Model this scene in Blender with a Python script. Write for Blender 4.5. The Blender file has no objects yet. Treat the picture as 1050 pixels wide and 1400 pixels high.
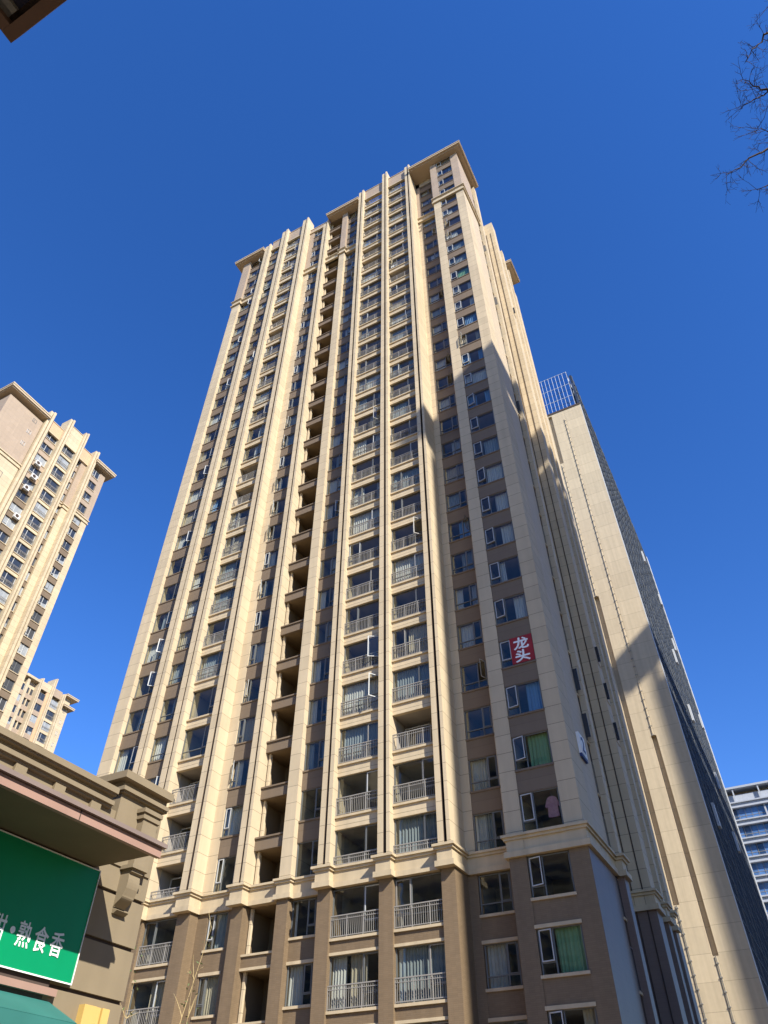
import bpy, math, random
from mathutils import Vector, Matrix
R = math.radians
S = bpy.context.scene
COL = S.collection
ZG = 1.6                                   # eye height: heights below are measured from the eye, ground at 0

# ------------------------------------------------------------------ camera
CAM_F, CAM_TH, CAM_AZ, CAM_ROLL = 974.39, R(44.2367), R(118.043), R(0.0808)
Fw = Vector((math.cos(CAM_TH)*math.cos(CAM_AZ), math.cos(CAM_TH)*math.sin(CAM_AZ), math.sin(CAM_TH)))
Rt = Vector((math.sin(CAM_AZ), -math.cos(CAM_AZ), 0))
Up = Rt.cross(Fw)
Rt2 = Rt*math.cos(CAM_ROLL) + Up*math.sin(CAM_ROLL)
Up2 = -Rt*math.sin(CAM_ROLL) + Up*math.cos(CAM_ROLL)
cd = bpy.data.cameras.new('camera'); cam = bpy.data.objects.new('camera', cd); COL.objects.link(cam)
cd.sensor_fit = 'HORIZONTAL'; cd.sensor_width = 36; cd.lens = CAM_F/1050*36
cd.clip_start = 0.05; cd.clip_end = 3000
m = Matrix((Rt2, Up2, -Fw)).transposed().to_4x4(); m.translation = (0, 0, ZG); cam.matrix_world = m
S.camera = cam

# ------------------------------------------------------------------ light
SUN_AZ, SUN_EL = R(59.5), R(36.0)          # azimuth from -Y towards +X
sd = Vector((math.sin(SUN_AZ)*math.cos(SUN_EL), -math.cos(SUN_AZ)*math.cos(SUN_EL), math.sin(SUN_EL)))
W = bpy.data.worlds.new('World'); S.world = W; W.use_nodes = True
nt = W.node_tree; nt.nodes.clear()
sky = nt.nodes.new('ShaderNodeTexSky'); sky.sky_type = 'NISHITA'; sky.sun_disc = False
sky.sun_elevation = SUN_EL; sky.sun_rotation = math.atan2(sd.x, sd.y)
sky.altitude = 1000; sky.air_density = 1.0; sky.dust_density = 0.12; sky.ozone_density = 3.2
hs = nt.nodes.new('ShaderNodeHueSaturation'); hs.inputs['Saturation'].default_value = 1.28; hs.inputs['Hue'].default_value = 0.514
bg = nt.nodes.new('ShaderNodeBackground'); bg.inputs[1].default_value = 0.15
ow = nt.nodes.new('ShaderNodeOutputWorld')
nt.links.new(sky.outputs[0], hs.inputs['Color']); nt.links.new(hs.outputs[0], bg.inputs[0]); nt.links.new(bg.outputs[0], ow.inputs[0])
sl = bpy.data.lights.new('sun', 'SUN'); sl.energy = 5.0; sl.angle = R(0.53); sl.color = (1.0, 0.94, 0.84)
so = bpy.data.objects.new('sun', sl); COL.objects.link(so)
so.rotation_euler = sd.to_track_quat('Z', 'Y').to_euler()
S.view_settings.view_transform = 'Standard'; S.view_settings.look = 'None'
S.view_settings.exposure = 0.76; S.view_settings.gamma = 1
S.render.engine = 'CYCLES'
S.cycles.max_bounces = 8; S.cycles.transparent_max_bounces = 16; S.cycles.caustics_reflective = False

# ------------------------------------------------------------------ materials
def newmat(name):
    mt = bpy.data.materials.new(name); mt.use_nodes = True
    t = mt.node_tree; t.nodes.clear()
    o = t.nodes.new('ShaderNodeOutputMaterial'); b = t.nodes.new('ShaderNodeBsdfPrincipled')
    t.links.new(b.outputs[0], o.inputs[0]); return mt, t, b
def N(t, typ, **k):
    n = t.nodes.new(typ)
    for a, v in k.items(): setattr(n, a, v)
    return n
def math_(t, op, a, b=None):
    n = N(t, 'ShaderNodeMath', operation=op)
    for i, v in enumerate((a, b)):
        if v is None: continue
        if isinstance(v, (int, float)): n.inputs[i].default_value = v
        else: t.links.new(v, n.inputs[i])
    return n.outputs[0]
def surf(name, col, rough=0.7, spec=0.4, joint=None, jv=None, jdark=0.55, var=0.10, stain=0.12, bump=0.15, nscale=1.5, zoff=0.0, jw=0.02, metallic=0.0, cells=0.0):
    """procedural wall / paint material: mottling, rain streaks, panel joints (height joint, width jv)"""
    mt, t, b = newmat(name)
    g = N(t, 'ShaderNodeNewGeometry'); sep = N(t, 'ShaderNodeSeparateXYZ'); t.links.new(g.outputs['Position'], sep.inputs[0])
    n1 = N(t, 'ShaderNodeTexNoise'); n1.inputs['Scale'].default_value = nscale; n1.inputs['Detail'].default_value = 6
    t.links.new(g.outputs['Position'], n1.inputs['Vector'])
    mp = N(t, 'ShaderNodeMapping'); mp.inputs['Scale'].default_value = (2.2, 2.2, 0.09); t.links.new(g.outputs['Position'], mp.inputs[0])
    n2 = N(t, 'ShaderNodeTexNoise'); n2.inputs['Scale'].default_value = 1.0; n2.inputs['Detail'].default_value = 5; t.links.new(mp.outputs[0], n2.inputs['Vector'])
    a = math_(t, 'MULTIPLY', math_(t, 'SUBTRACT', n1.outputs[0], 0.5), var*2)
    st = math_(t, 'MULTIPLY', math_(t, 'SUBTRACT', n2.outputs[0], 0.5), stain*2)
    f = math_(t, 'ADD', math_(t, 'ADD', a, st), 1.0)
    hgt = n1.outputs[0]
    if joint:
        zz = math_(t, 'ADD', math_(t, 'DIVIDE', math_(t, 'SUBTRACT', sep.outputs[2], zoff + ZG), joint), 200.0)
        jm = math_(t, 'LESS_THAN', math_(t, 'FRACT', zz), jw/joint)
        cell = math_(t, 'FLOOR', zz)
        if jv:
            hh = math_(t, 'ADD', math_(t, 'DIVIDE', math_(t, 'ADD', sep.outputs[0], sep.outputs[1]), jv), 200.0)
            jm = math_(t, 'MAXIMUM', jm, math_(t, 'LESS_THAN', math_(t, 'FRACT', hh), jw*0.6/jv))
            cell = math_(t, 'ADD', cell, math_(t, 'MULTIPLY', math_(t, 'FLOOR', hh), 13.7))
        wn = N(t, 'ShaderNodeTexWhiteNoise', noise_dimensions='1D'); t.links.new(cell, wn.inputs['W'])
        f = math_(t, 'MULTIPLY', f, math_(t, 'ADD', math_(t, 'MULTIPLY', math_(t, 'SUBTRACT', wn.outputs[0], 0.5), 0.05 + cells), 1.0))
        f = math_(t, 'MULTIPLY', f, math_(t, 'SUBTRACT', 1.0, math_(t, 'MULTIPLY', jm, 1-jdark)))
        hgt = math_(t, 'SUBTRACT', hgt, math_(t, 'MULTIPLY', jm, 2.0))
    mx = N(t, 'ShaderNodeMix', data_type='RGBA', blend_type='MULTIPLY'); mx.inputs[0].default_value = 1
    mx.inputs[6].default_value = (*col, 1)
    cb = N(t, 'ShaderNodeCombineColor'); [t.links.new(f, cb.inputs[i]) for i in range(3)]
    t.links.new(cb.outputs[0], mx.inputs[7]); t.links.new(mx.outputs[2], b.inputs['Base Color'])
    b.inputs['Roughness'].default_value = rough; b.inputs['Specular IOR Level'].default_value = spec; b.inputs['Metallic'].default_value = metallic
    if bump:
        bp = N(t, 'ShaderNodeBump'); bp.inputs['Strength'].default_value = bump; bp.inputs['Distance'].default_value = 0.02
        t.links.new(hgt, bp.inputs['Height']); t.links.new(bp.outputs[0], b.inputs['Normal'])
    return mt
def glass(name, tint=(0.74, 0.76, 0.73), refl=(0.78, 0.80, 0.76), minr=0.0, rough=0.02, wob=0.05):
    mt = bpy.data.materials.new(name); mt.use_nodes = True; t = mt.node_tree; t.nodes.clear()
    o = N(t, 'ShaderNodeOutputMaterial'); tr = N(t, 'ShaderNodeBsdfTransparent'); gl = N(t, 'ShaderNodeBsdfGlossy'); mi = N(t, 'ShaderNodeMixShader')
    tr.inputs[0].default_value = (*tint, 1); gl.inputs[0].default_value = (*refl, 1); gl.inputs['Roughness'].default_value = rough
    lw = N(t, 'ShaderNodeLayerWeight'); lw.inputs[0].default_value = 0.5
    fac = math_(t, 'MINIMUM', math_(t, 'ADD', math_(t, 'MULTIPLY', math_(t, 'POWER', lw.outputs['Facing'], 4.0), 1.0), 0.075 + minr), 1.0)
    g = N(t, 'ShaderNodeNewGeometry'); n1 = N(t, 'ShaderNodeTexNoise'); n1.inputs['Scale'].default_value = 0.7; t.links.new(g.outputs['Position'], n1.inputs['Vector'])
    bp = N(t, 'ShaderNodeBump'); bp.inputs['Strength'].default_value = wob; bp.inputs['Distance'].default_value = 0.1
    t.links.new(n1.outputs[0], bp.inputs['Height']); t.links.new(bp.outputs[0], gl.inputs['Normal'])
    t.links.new(fac, mi.inputs[0]); t.links.new(tr.outputs[0], mi.inputs[1]); t.links.new(gl.outputs[0], mi.inputs[2]); t.links.new(mi.outputs[0], o.inputs[0])
    return mt
FH = 2.936                                  # storey height
def FZ(i): return 5.70 + FH*i               # underside of the storey band i
M = {}
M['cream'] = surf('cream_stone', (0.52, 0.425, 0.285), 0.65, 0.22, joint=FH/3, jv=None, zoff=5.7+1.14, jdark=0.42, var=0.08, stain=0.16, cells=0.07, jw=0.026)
M['creamtile'] = surf('cream_tile', (0.50, 0.41, 0.285), 0.6, 0.3, joint=FH/6, jv=1.1, zoff=5.7, jdark=0.7, var=0.05, stain=0.06, jw=0.016)
M['creamplain'] = surf('cream_moulding', (0.505, 0.41, 0.268), 0.6, 0.3, var=0.10, stain=0.24)
M['spandrel'] = surf('brown_panel', (0.180, 0.135, 0.092), 0.65, 0.25, joint=FH/5, zoff=5.7-0.02, jdark=0.75, var=0.06, stain=0.08, jw=0.018)
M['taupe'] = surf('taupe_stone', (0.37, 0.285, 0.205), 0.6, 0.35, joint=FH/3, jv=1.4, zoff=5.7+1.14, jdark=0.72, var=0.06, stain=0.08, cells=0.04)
M['brick'] = surf('brown_brick', (0.188, 0.134, 0.080), 0.6, 0.3, joint=0.075, jv=0.24, jdark=0.80, var=0.08, stain=0.14, jw=0.012, cells=0.06)
M['flanksheen'] = surf('brown_brick_sky_sheen', (0.18, 0.130, 0.105), 0.45, 0.30, joint=0.2, jv=0.4, jdark=0.85, var=0.06, stain=0.08, jw=0.012, bump=0.05)  # same brick, glossier, with the sky's blue sheen tinted into its colour
M['soffit'] = surf('soffit_paint', (0.46, 0.36, 0.25), 0.8, 0.2, var=0.06, stain=0.05)
M['groove'] = surf('dark_trim_slot_shade', (0.07, 0.05, 0.04), 0.8, 0.2)  # dark trim colour; also painted into the narrow fin slots as their shade
M['plaster'] = surf('room_plaster', (0.34, 0.31, 0.27), 0.9, 0.1, var=0.1)
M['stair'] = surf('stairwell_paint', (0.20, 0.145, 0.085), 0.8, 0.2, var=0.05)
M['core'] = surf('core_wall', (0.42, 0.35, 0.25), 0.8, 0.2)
M['frame'] = surf('grey_frame', (0.13, 0.135, 0.13), 0.45, 0.5, var=0.05, stain=0.05, bump=0)
M['whiteframe'] = surf('white_frame', (0.48, 0.49, 0.48), 0.45, 0.4, var=0.05, stain=0.08, bump=0)
M['rail'] = surf('steel_rail', (0.27, 0.255, 0.23), 0.5, 0.4, var=0.05, stain=0.05, bump=0)
M['glass'] = glass('window_glass')
M['curt0'] = surf('white_curtain', (0.60, 0.60, 0.57), 0.9, 0.1, var=0.08, stain=0.25, nscale=4)
M['curt1'] = surf('beige_curtain', (0.50, 0.44, 0.33), 0.9, 0.1, var=0.08, stain=0.25, nscale=4)
M['curt2'] = surf('blue_curtain', (0.20, 0.34, 0.55), 0.9, 0.1, var=0.08, stain=0.3, nscale=4)
M['curt3'] = surf('green_curtain', (0.24, 0.45, 0.27), 0.9, 0.1, var=0.08, stain=0.3, nscale=4)
M['curt4'] = surf('grey_curtain', (0.30, 0.34, 0.36), 0.9, 0.1, var=0.08, stain=0.25, nscale=4)

# ------------------------------------------------------------------ builders
def tag(o, label=None, cat=None, group=None, kind=None):
    for k, v in (('label', label), ('category', cat), ('group', group), ('kind', kind)):
        if v: o[k] = v
    return o
def empty(name, loc, label, cat, group=None):
    o = bpy.data.objects.new(name, None); o.empty_display_size = 0.5; COL.objects.link(o); o.location = loc
    return tag(o, label, cat, group)
front = lambda s, d, z: (s, d, z)            # facade facing -Y: s along X, d depth along Y
side = lambda s, d, z: (-d, s, z)            # facade facing +X: s along Y, d depth along -X
class MB:
    def __init__(self, mp=front): self.v = []; self.f = []; self.mi = []; self.ms = []; self.mp = mp
    def mid(self, mat):
        if mat not in self.ms: self.ms.append(mat)
        return self.ms.index(mat)
    def box(self, s0, s1, d0, d1, z0, z1, mat):
        if s1 - s0 < 1e-4 or d1 - d0 < 1e-4 or z1 - z0 < 1e-4: return self
        return self.hexa([(s0,d0,z0),(s1,d0,z0),(s1,d1,z0),(s0,d1,z0),(s0,d0,z1),(s1,d0,z1),(s1,d1,z1),(s0,d1,z1)], mat)
    def hexa(self, p, mat):
        n = len(self.v); k = self.mid(mat)
        self.v += [self.mp(*q) for q in p]
        for q in ((0,3,2,1),(4,5,6,7),(0,1,5,4),(1,2,6,5),(2,3,7,6),(3,0,4,7)):
            self.f.append(tuple(n+i for i in q)); self.mi.append(k)
        return self
    def quad(self, p, mat):
        n = len(self.v); k = self.mid(mat); self.v += [self.mp(*q) for q in p]
        self.f.append(tuple(range(n, n+len(p)))); self.mi.append(k); return self
    def prism(self, prof, s0, s1, mat):
        """profile of (d, z) points extruded along s"""
        n = len(self.v); k = self.mid(mat); L = len(prof)
        self.v += [self.mp(s0, d, z) for d, z in prof] + [self.mp(s1, d, z) for d, z in prof]
        for i in range(L):
            j = (i+1) % L; self.f.append((n+i, n+j, n+L+j, n+L+i)); self.mi.append(k)
        self.f.append(tuple(n+i for i in range(L))[::-1]); self.f.append(tuple(n+L+i for i in range(L))); self.mi += [k, k]; return self
    def tube(self, pts, rad, mat, n=6):
        k = self.mid(mat); base = len(self.v); pts = [Vector(p) for p in pts]
        for i, p in enumerate(pts):
            d = (pts[min(i+1, len(pts)-1)] - pts[max(i-1, 0)]).normalized()
            a = d.orthogonal().normalized(); b = d.cross(a)
            r = rad[i] if isinstance(rad, (list, tuple)) else rad
            for j in range(n):
                t = 2*math.pi*j/n; self.v.append(tuple(self.mp(*(p + a*r*math.cos(t) + b*r*math.sin(t)))))
        for i in range(len(pts)-1):
            for j in range(n):
                q = (j+1) % n
                self.f.append((base+i*n+j, base+i*n+q, base+(i+1)*n+q, base+(i+1)*n+j)); self.mi.append(k)
        for off in (0, (len(pts)-1)*n):
            self.f.append(tuple(base+off+j for j in range(n))); self.mi.append(k)
        return self
    def build(self, name, parent=None, root=None, **tags):
        if not self.f: return None
        me = bpy.data.meshes.new(name)
        me.from_pydata([(x, y, z+ZG) for x, y, z in self.v], [], self.f)
        for mt in self.ms: me.materials.append(M[mt] if isinstance(mt, str) else mt)
        me.polygons.foreach_set('material_index', self.mi); me.update()
        o = bpy.data.objects.new(name, me); COL.objects.link(o)
        if parent:
            o.parent = parent
            p = parent; off = Vector((0, 0, 0))
            while p: off += p.location; p = p.parent
            me.transform(Matrix.Translation(-off))
        return tag(o, **tags)

# ------------------------------------------------------------------ setting
M['asphalt'] = surf('concrete_ground', (0.24, 0.18, 0.11), 0.9, 0.3, var=0.25, stain=0, nscale=6)
M['paving'] = surf('warm_bounce_paving', (0.30, 0.225, 0.14), 0.8, 0.3, joint=None, var=0.2, stain=0.0, nscale=3)  # unseen ground and paving, toned warm to bounce light onto the walls
MB().box(-1200, 1200, -1200, 1200, -ZG-1.0, -ZG, 'asphalt').build('ground', kind='structure')
MB().box(-60, 44, -30, 98, -ZG+0.004, -ZG+0.12, 'paving').build('pavement', kind='structure')

# ------------------------------------------------------------------ window builder
rng = random.Random(7)
def window_meshes(mp, s0, s1, d, z0, z1, style, sash_open, sash_side, cur, frame='frame', sashmat='whiteframe', rn=rng, depth=0.08):
    """frame, pane, sash, curtain mesh builders for one window opening (d = plane of the frame's face)"""
    w = s1-s0; fr = MB(mp); pn = MB(mp); sa = MB(mp); cu = MB(mp)
    b = 0.055
    fr.box(s0, s1, d, d+depth, z0, z0+b, frame).box(s0, s1, d, d+depth, z1-b, z1, frame)
    fr.box(s0, s0+b, d, d+depth, z0+b, z1-b, frame).box(s1-b, s1, d, d+depth, z0+b, z1-b, frame)
    ms = s0 + w*(0.34 if sash_side < 0 else 0.66)
    fr.box(ms-0.03, ms+0.03, d, d+depth, z0+b, z1-b, frame)
    zt = z0 + (z1-z0)*0.27
    a0, a1 = (s0+b, ms-0.03) if sash_side < 0 else (ms+0.03, s1-b)
    c0, c1 = (ms+0.03, s1-b) if sash_side < 0 else (s0+b, ms-0.03)
    fr.box(a0, a1, d, d+depth, zt-0.025, zt+0.025, frame)
    if style == 1: fr.box(c0, c1, d, d+depth, zt-0.025, zt+0.025, frame)
    g = d+depth*0.5
    pn.quad([(c0, g, z0+b), (c1, g, z0+b), (c1, g, z1-b), (c0, g, z1-b)], 'glass')
    pn.quad([(a0, g, z0+b), (a1, g, z0+b), (a1, g, zt), (a0, g, zt)], 'glass')
    # opening sash, hinged on its outer edge; angle 0 = shut
    ang = sash_open; ww = a1-a0; fx = 0.045
    hs_, sg = (a0, 1) if sash_side < 0 else (a1, -1)
    def q(u, t, z): return (hs_ + sg*(u*math.cos(ang) - 0*t) , d - u*math.sin(ang) + t, z)
    def sb(u0, u1, za, zb, mat, t0=-0.02, t1=0.03):
        sa.hexa([q(u0,t0,za), q(u1,t0,za), q(u1,t1,za), q(u0,t1,za), q(u0,t0,zb), q(u1,t0,zb), q(u1,t1,zb), q(u0,t1,zb)], mat)
    sb(0, ww, zt+0.03, zt+0.03+fx, sashmat); sb(0, ww, z1-b-fx, z1-b, sashmat); sb(0, fx, zt+0.03+fx, z1-b-fx, sashmat); sb(ww-fx, ww, zt+0.03+fx, z1-b-fx, sashmat)
    sa.quad([q(fx,0.005,zt+0.07), q(ww-fx,0.005,zt+0.07), q(ww-fx,0.005,z1-b-fx), q(fx,0.005,z1-b-fx)], 'glass')
    for (u0, u1, mat) in cur:
        pleats(cu, s0+w*u0, s0+w*u1, d+depth+0.16, z0+0.02, z1+0.02, mat, rn)
    return fr, pn, sa, cu
def pleats(mb, s0, s1, d, z0, z1, mat, rn):
    n = max(6, int((s1-s0)/0.05)); ph = rn.random()*6; k = mb.mid(mat); base = len(mb.v)
    wl = 0.13 + rn.random()*0.06
    for i in range(n+1):
        s = s0 + (s1-s0)*i/n
        o = 0.035*math.sin(2*math.pi*(s-s0)/wl + ph + 0.8*math.sin(s*3.1))
        mb.v.append(mb.mp(s, d+o, z1)); mb.v.append(mb.mp(s+0.02*math.sin(s*5+ph), d+o*1.5, z0))
    for i in range(n):
        mb.f.append((base+2*i, base+2*i+2, base+2*i+3, base+2*i+1)); mb.mi.append(k)
def curtains(rn, p=0.75):
    if rn.random() > p: return []
    mt = rn.choices(['curt0', 'curt1', 'curt4', 'curt2', 'curt3'], [6, 3, 4, 0.4, 0.0])[0]
    k = rn.random()
    if k < 0.35: return [(0.03, 0.3+0.1*rn.random(), mt), (0.68+0.1*rn.random(), 0.97, mt)]
    if k < 0.6: return [(0.03, 0.97, mt)]
    if k < 0.8: return [(0.35+0.15*rn.random(), 0.97, mt)]
    return [(0.03, 0.5+0.2*rn.random(), mt)]
def railing(mp, s0, s1, d, z0, z1, mat='rail', step=0.115):
    r = MB(mp)
    r.box(s0, s1, d-0.03, d+0.03, z1-0.05, z1, mat); r.box(s0, s1, d-0.02, d+0.02, z0+0.06, z0+0.10, mat)
    r.box(s0, s1, d-0.02, d+0.02, z1-0.20, z1-0.17, mat)
    n = int((s1-s0)/step)
    for i in range(n+1):
        s = s0 + 0.02 + (s1-s0-0.04)*i/n
        w = 0.022 if i % 8 == 0 else 0.0095
        r.box(s-w, s+w, d-w, d+w, z0 + (0.0 if i % 8 == 0 else 0.10), z1-0.05, mat)
    return r

# ------------------------------------------------------------------ main tower
TW = empty('apartment_tower', (-24, 44, 0), 'tall cream stone apartment tower with brown window bands in the centre of the photo', 'apartment tower')
wall = MB(); clad = MB(); room = MB()
LO, HI, IB, IT = -1, 30, 2, 27             # first and last storey with windows, storeys of the lower and upper band
ZB0, ZB1 = FZ(2)-0.0, FZ(2)+1.0            # lower string course
ZU0, ZU1 = FZ(27)-0.05, FZ(27)+1.12        # upper string course
ZS = 96.72                                  # underside of the eaves
# piers: (s0, s1, front, back, top material above upper band)
def pier(s0, s1, d, back, hi='taupe', ztop=ZS, mb=wall):
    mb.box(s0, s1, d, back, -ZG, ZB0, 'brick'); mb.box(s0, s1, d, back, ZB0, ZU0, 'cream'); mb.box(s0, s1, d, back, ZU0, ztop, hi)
pier(-40.58, -39.40, 33.45, 34.6); pier(-37.30, -36.84, 33.75, 34.6)
pier(-29.84, -29.12, 34.10, 34.9); pier(-27.75, -27.24, 34.10, 34.9)
pier(-24.39, -23.66, 33.80, 36.6); pier(-22.10, -21.57, 34.15, 34.9)
pier(-13.98, -13.47, 35.00, 35.6, 'taupe', 98.6); pier(-11.80, -11.31, 35.0, 35.6, 'taupe')
pier(-11.31, -10.47, 33.65, 35.6); 
# ---- window columns: (name, s0, s1, plane, wall around, visible open sash side)
WCOL = [('W1', -39.40, -37.30, 33.75, 1, 0), ('W2', -35.98, -34.17, 33.55, 1, 1), ('W3', -29.12, -27.75, 34.10, -1, 0),
        ('W4', -23.66, -22.10, 34.15, 1, 0), ('W5', -13.47, -11.80, 35.00, -1, 1), ('W6', -10.47, -8.46, 33.66, -1, 0)]
BCOL = [('B1', -33.25, -30.71, 33.60), ('B2', -20.85, -18.04, 33.58), ('B3', -17.31, -14.68, 33.58)]
special = {  # curtains seen in single windows: (column, storey)
    ('W6', 1): [], ('W6', 2): [], ('W6', 3): [(0.38, 0.97, 'curt3')], ('W6', 4): [(0.55, 0.95, 'curt2')], ('W6', 5): [], ('W6', 0): [(0.36, 0.98, 'curt3')],
    ('W6', -1): [(0.7, 0.98, 'curt1')], ('W6', 6): [(0.6, 0.97, 'curt0')], ('W6', 7): [(0.32, 0.5, 'curt0')], ('W6', 8): [(0.55, 0.97, 'curt0')], ('W6', 9): [(0.5, 0.98, 'curt0')], ('W6', 10): [(0.36, 0.97, 'curt0')],
    ('W6', 11): [(0.4, 0.97, 'curt4')], ('W6', 20): [(0.34, 0.97, 'curt3')],
    ('W5', 2): [(0.02, 0.4, 'curt0'), (0.42, 0.62, 'curt4')], ('W5', 3): [(0.04, 0.62, 'curt0')], ('W5', 4): [], ('W5', 5): [], ('W5', 6): [(0.1, 0.6, 'curt0')], ('W5', 0): [(0.04, 0.6, 'curt0')], ('W5', 1): [],
    ('W4', 0): [(0.03, 0.5, 'curt0')], ('W4', 1): [(0.03, 0.15, 'curt0')], ('W4', 2): [], ('W4', 3): [], ('W3', 0): [(0.03, 0.97, 'curt1')], ('W3', 1): [(0.35, 0.97, 'curt4')]}
stuffW = MB()
nwin = 0
for name, s0, s1, d, ss, st in WCOL:
    for i in range(LO, HI+1):
        zs = FZ(i)+1.135; zt = FZ(i+1)-0.05
        if i == IT: zs = ZU1+0.02
        if i == IB: zs = ZB1+0.03
        mat = 'brick' if i < IB else ('spandrel' if i < 28 else 'taupe')
        mat = 'spandrel' if i >= IB else mat
        if i not in (IB, IT):
            pn_ = MB() if i <= 14 else clad
            pn_.box(s0, s1, d+0.02, d+0.30, FZ(i)-0.05, zs-0.10, mat)
            if i < IB:
                pn_.box(s0-0.04, s1+0.04, d-0.06, d+0.20, zs-0.10, zs+0.02, 'creamplain'); pn_.box(s0-0.04, s1+0.04, d-0.05, d+0.2, FZ(i)-0.055, FZ(i)+0.09, 'creamplain')
            else:
                pn_.box(s0-0.02, s1+0.02, d-0.03, d+0.30, zs-0.10, zs, 'spandrel')
            if i <= 14: pn_.build('spandrel', TW)
        rn = random.Random(hash((s0, i)) & 0xffff)
        cur = special.get((name, i), curtains(rn))
        op = 0.0
        if rn.random() < 0.22: op = 0.35 + rn.random()*0.7
        if name == 'W6' and i < 14: op = rn.choice((0.02, 0.08, 0.14, 0.22))
        if name == 'W5' and i == 5: op = 1.2
        if name == 'W5' and i < 14 and i != 5: op = 0
        if (name, i) in (('W5', 9), ('W5', 15), ('W5', 16), ('W5', 20), ('W3', 11), ('W3', 13)): op = 1.3
        sside = 1 if name in ('W1', 'W2', 'W4') else ss
        if name == 'W5': sside = 1
        sm = 'whiteframe' if (name == 'W6' or (name in ('W1', 'W3') and rn.random() < 0.6) or op > 0.3) else 'frame'
        if op > 1.25 and (name, i) != ('W5', 5): sm = 'frame'
        parts = window_meshes(front, s0+0.03, s1-0.03, d+0.07, zs, zt, st, op, sside, cur, 'frame', sm, rn)
        if i <= 14:
            w = parts[0].build('window', TW)
            parts[1].build('pane', w); parts[2].build('sash', w)
            c = parts[3].build('curtain', w)
        else:
            for p in parts:
                n = len(stuffW.v); stuffW.v += p.v; ids = [stuffW.mid(x) for x in p.ms]
                stuffW.f += [tuple(n+k for k in f) for f in p.f]; stuffW.mi += [ids[k] for k in p.mi]
        # room behind
        room.box(s0-0.05, s1+0.05, d+0.32, 37.5, FZ(i)-0.02, FZ(i)+0.12, 'plaster')
    room.box(s0-0.20, s0-0.05, d+0.34, 37.5, FZ(LO), ZS, 'plaster'); room.box(s1+0.05, s1+0.20, d+0.34, 37.5, FZ(LO), ZS, 'plaster')
    wall.box(s0, s1, d+0.02, d+0.3, -ZG, FZ(LO)-0.05, 'brick')
stuffW.build('window', TW, kind='stuff')
# ---- balconies
for name, s0, s1, d in BCOL:
    for i in range(LO, HI+1):
        zl = FZ(i)+0.672; zt = FZ(i+1)-0.05
        if i == IB: zl = ZB1+0.03
        if i == IT: zl = ZU1-0.3
        rn = random.Random(hash((s0, i, 5)) & 0xffff)
        open_ = (name == 'B1' and i in (3, 4, 13, 14, 22, 23)) or (name == 'B2' and i in (24, 25)) or rn.random() < 0.05
        if i != IB:
            mat = 'brick' if i < IB else 'cream'
            bf = MB()
            bf.box(s0, s1, d, d+0.22, FZ(i)-0.05, zl-0.12, mat)
            bf.box(s0, s1, d-0.10, d+0.22, zl-0.12, zl, 'creamplain')
            if i < IB: bf.box(s0, s1, d-0.06, d+0.2, FZ(i)-0.055, FZ(i)+0.07, 'creamplain')
            else: bf.box(s0, s1, d-0.03, d+0.1, FZ(i)-0.055, FZ(i)-0.0, 'creamplain')
            bf.build('balcony_front', TW)
        room.box(s0-0.03, s1+0.03, d+0.24, 37.5, FZ(i)-0.02, FZ(i)+0.12, 'plaster')
        rh = 1.0 if i != IB else 0.5
        noRail = name == 'B1' and i in (5, 6, 15, 16) or rn.random() < 0.06
        if not noRail or i < 3:
            railing(front, s0+0.01, s1-0.01, d-0.02, zl, zl+rh).build('balcony_railing', TW)
        if not open_:
            cur = curtains(rn, 0.6); op = 0.0 if rn.random() < 0.88 else 0.4+rn.random()*0.7
            if name == 'B2' and i == 0: cur = [(0.02, 0.3, 'curt0'), (0.36, 0.7, 'curt1')]
            parts = window_meshes(front, s0+0.02, s1-0.02, d+0.10, zl+0.01, zt, rn.randint(0, 1), op, rn.choice((-1, 1, 1)), cur, 'frame', rn.choice(('whiteframe', 'frame', 'frame', 'rail')), rn)
            w = parts[0].build('balcony_window', TW); parts[1].build('pane', w); parts[2].build('sash', w); parts[3].build('curtain', w)
        else:
            # open balcony: sliding door frame on the inner wall
            w = MB().box(s0+0.1, s0+0.16, d+1.3, d+1.38, zl-0.5, zt-0.3, 'whiteframe').box(s1-0.9, s1-0.84, d+1.3, d+1.38, zl-0.5, zt-0.3, 'whiteframe').box(s0+0.1, s1-0.84, d+1.3, d+1.38, zt-0.36, zt-0.3, 'whiteframe').box(s1-0.84, s1-0.0, d+1.3, d+1.45, zl-0.6, zt+0.06, 'stair').build('balcony_door', TW)
            MB().quad([(s0+0.16, d+1.34, zl-0.5), (s1-0.9, d+1.34, zl-0.5), (s1-0.9, d+1.34, zt-0.36), (s0+0.16, d+1.34, zt-0.36)], 'glass').build('pane', w)
    room.box(s0-0.18, s0-0.03, d+0.24, 37.5, FZ(LO), ZS, 'plaster'); room.box(s1+0.03, s1+0.18, d+0.24, 37.5, FZ(LO), ZS, 'plaster')
    wall.box(s0, s1, d, d+0.22, -ZG, FZ(LO)-0.05, 'brick')
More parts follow.
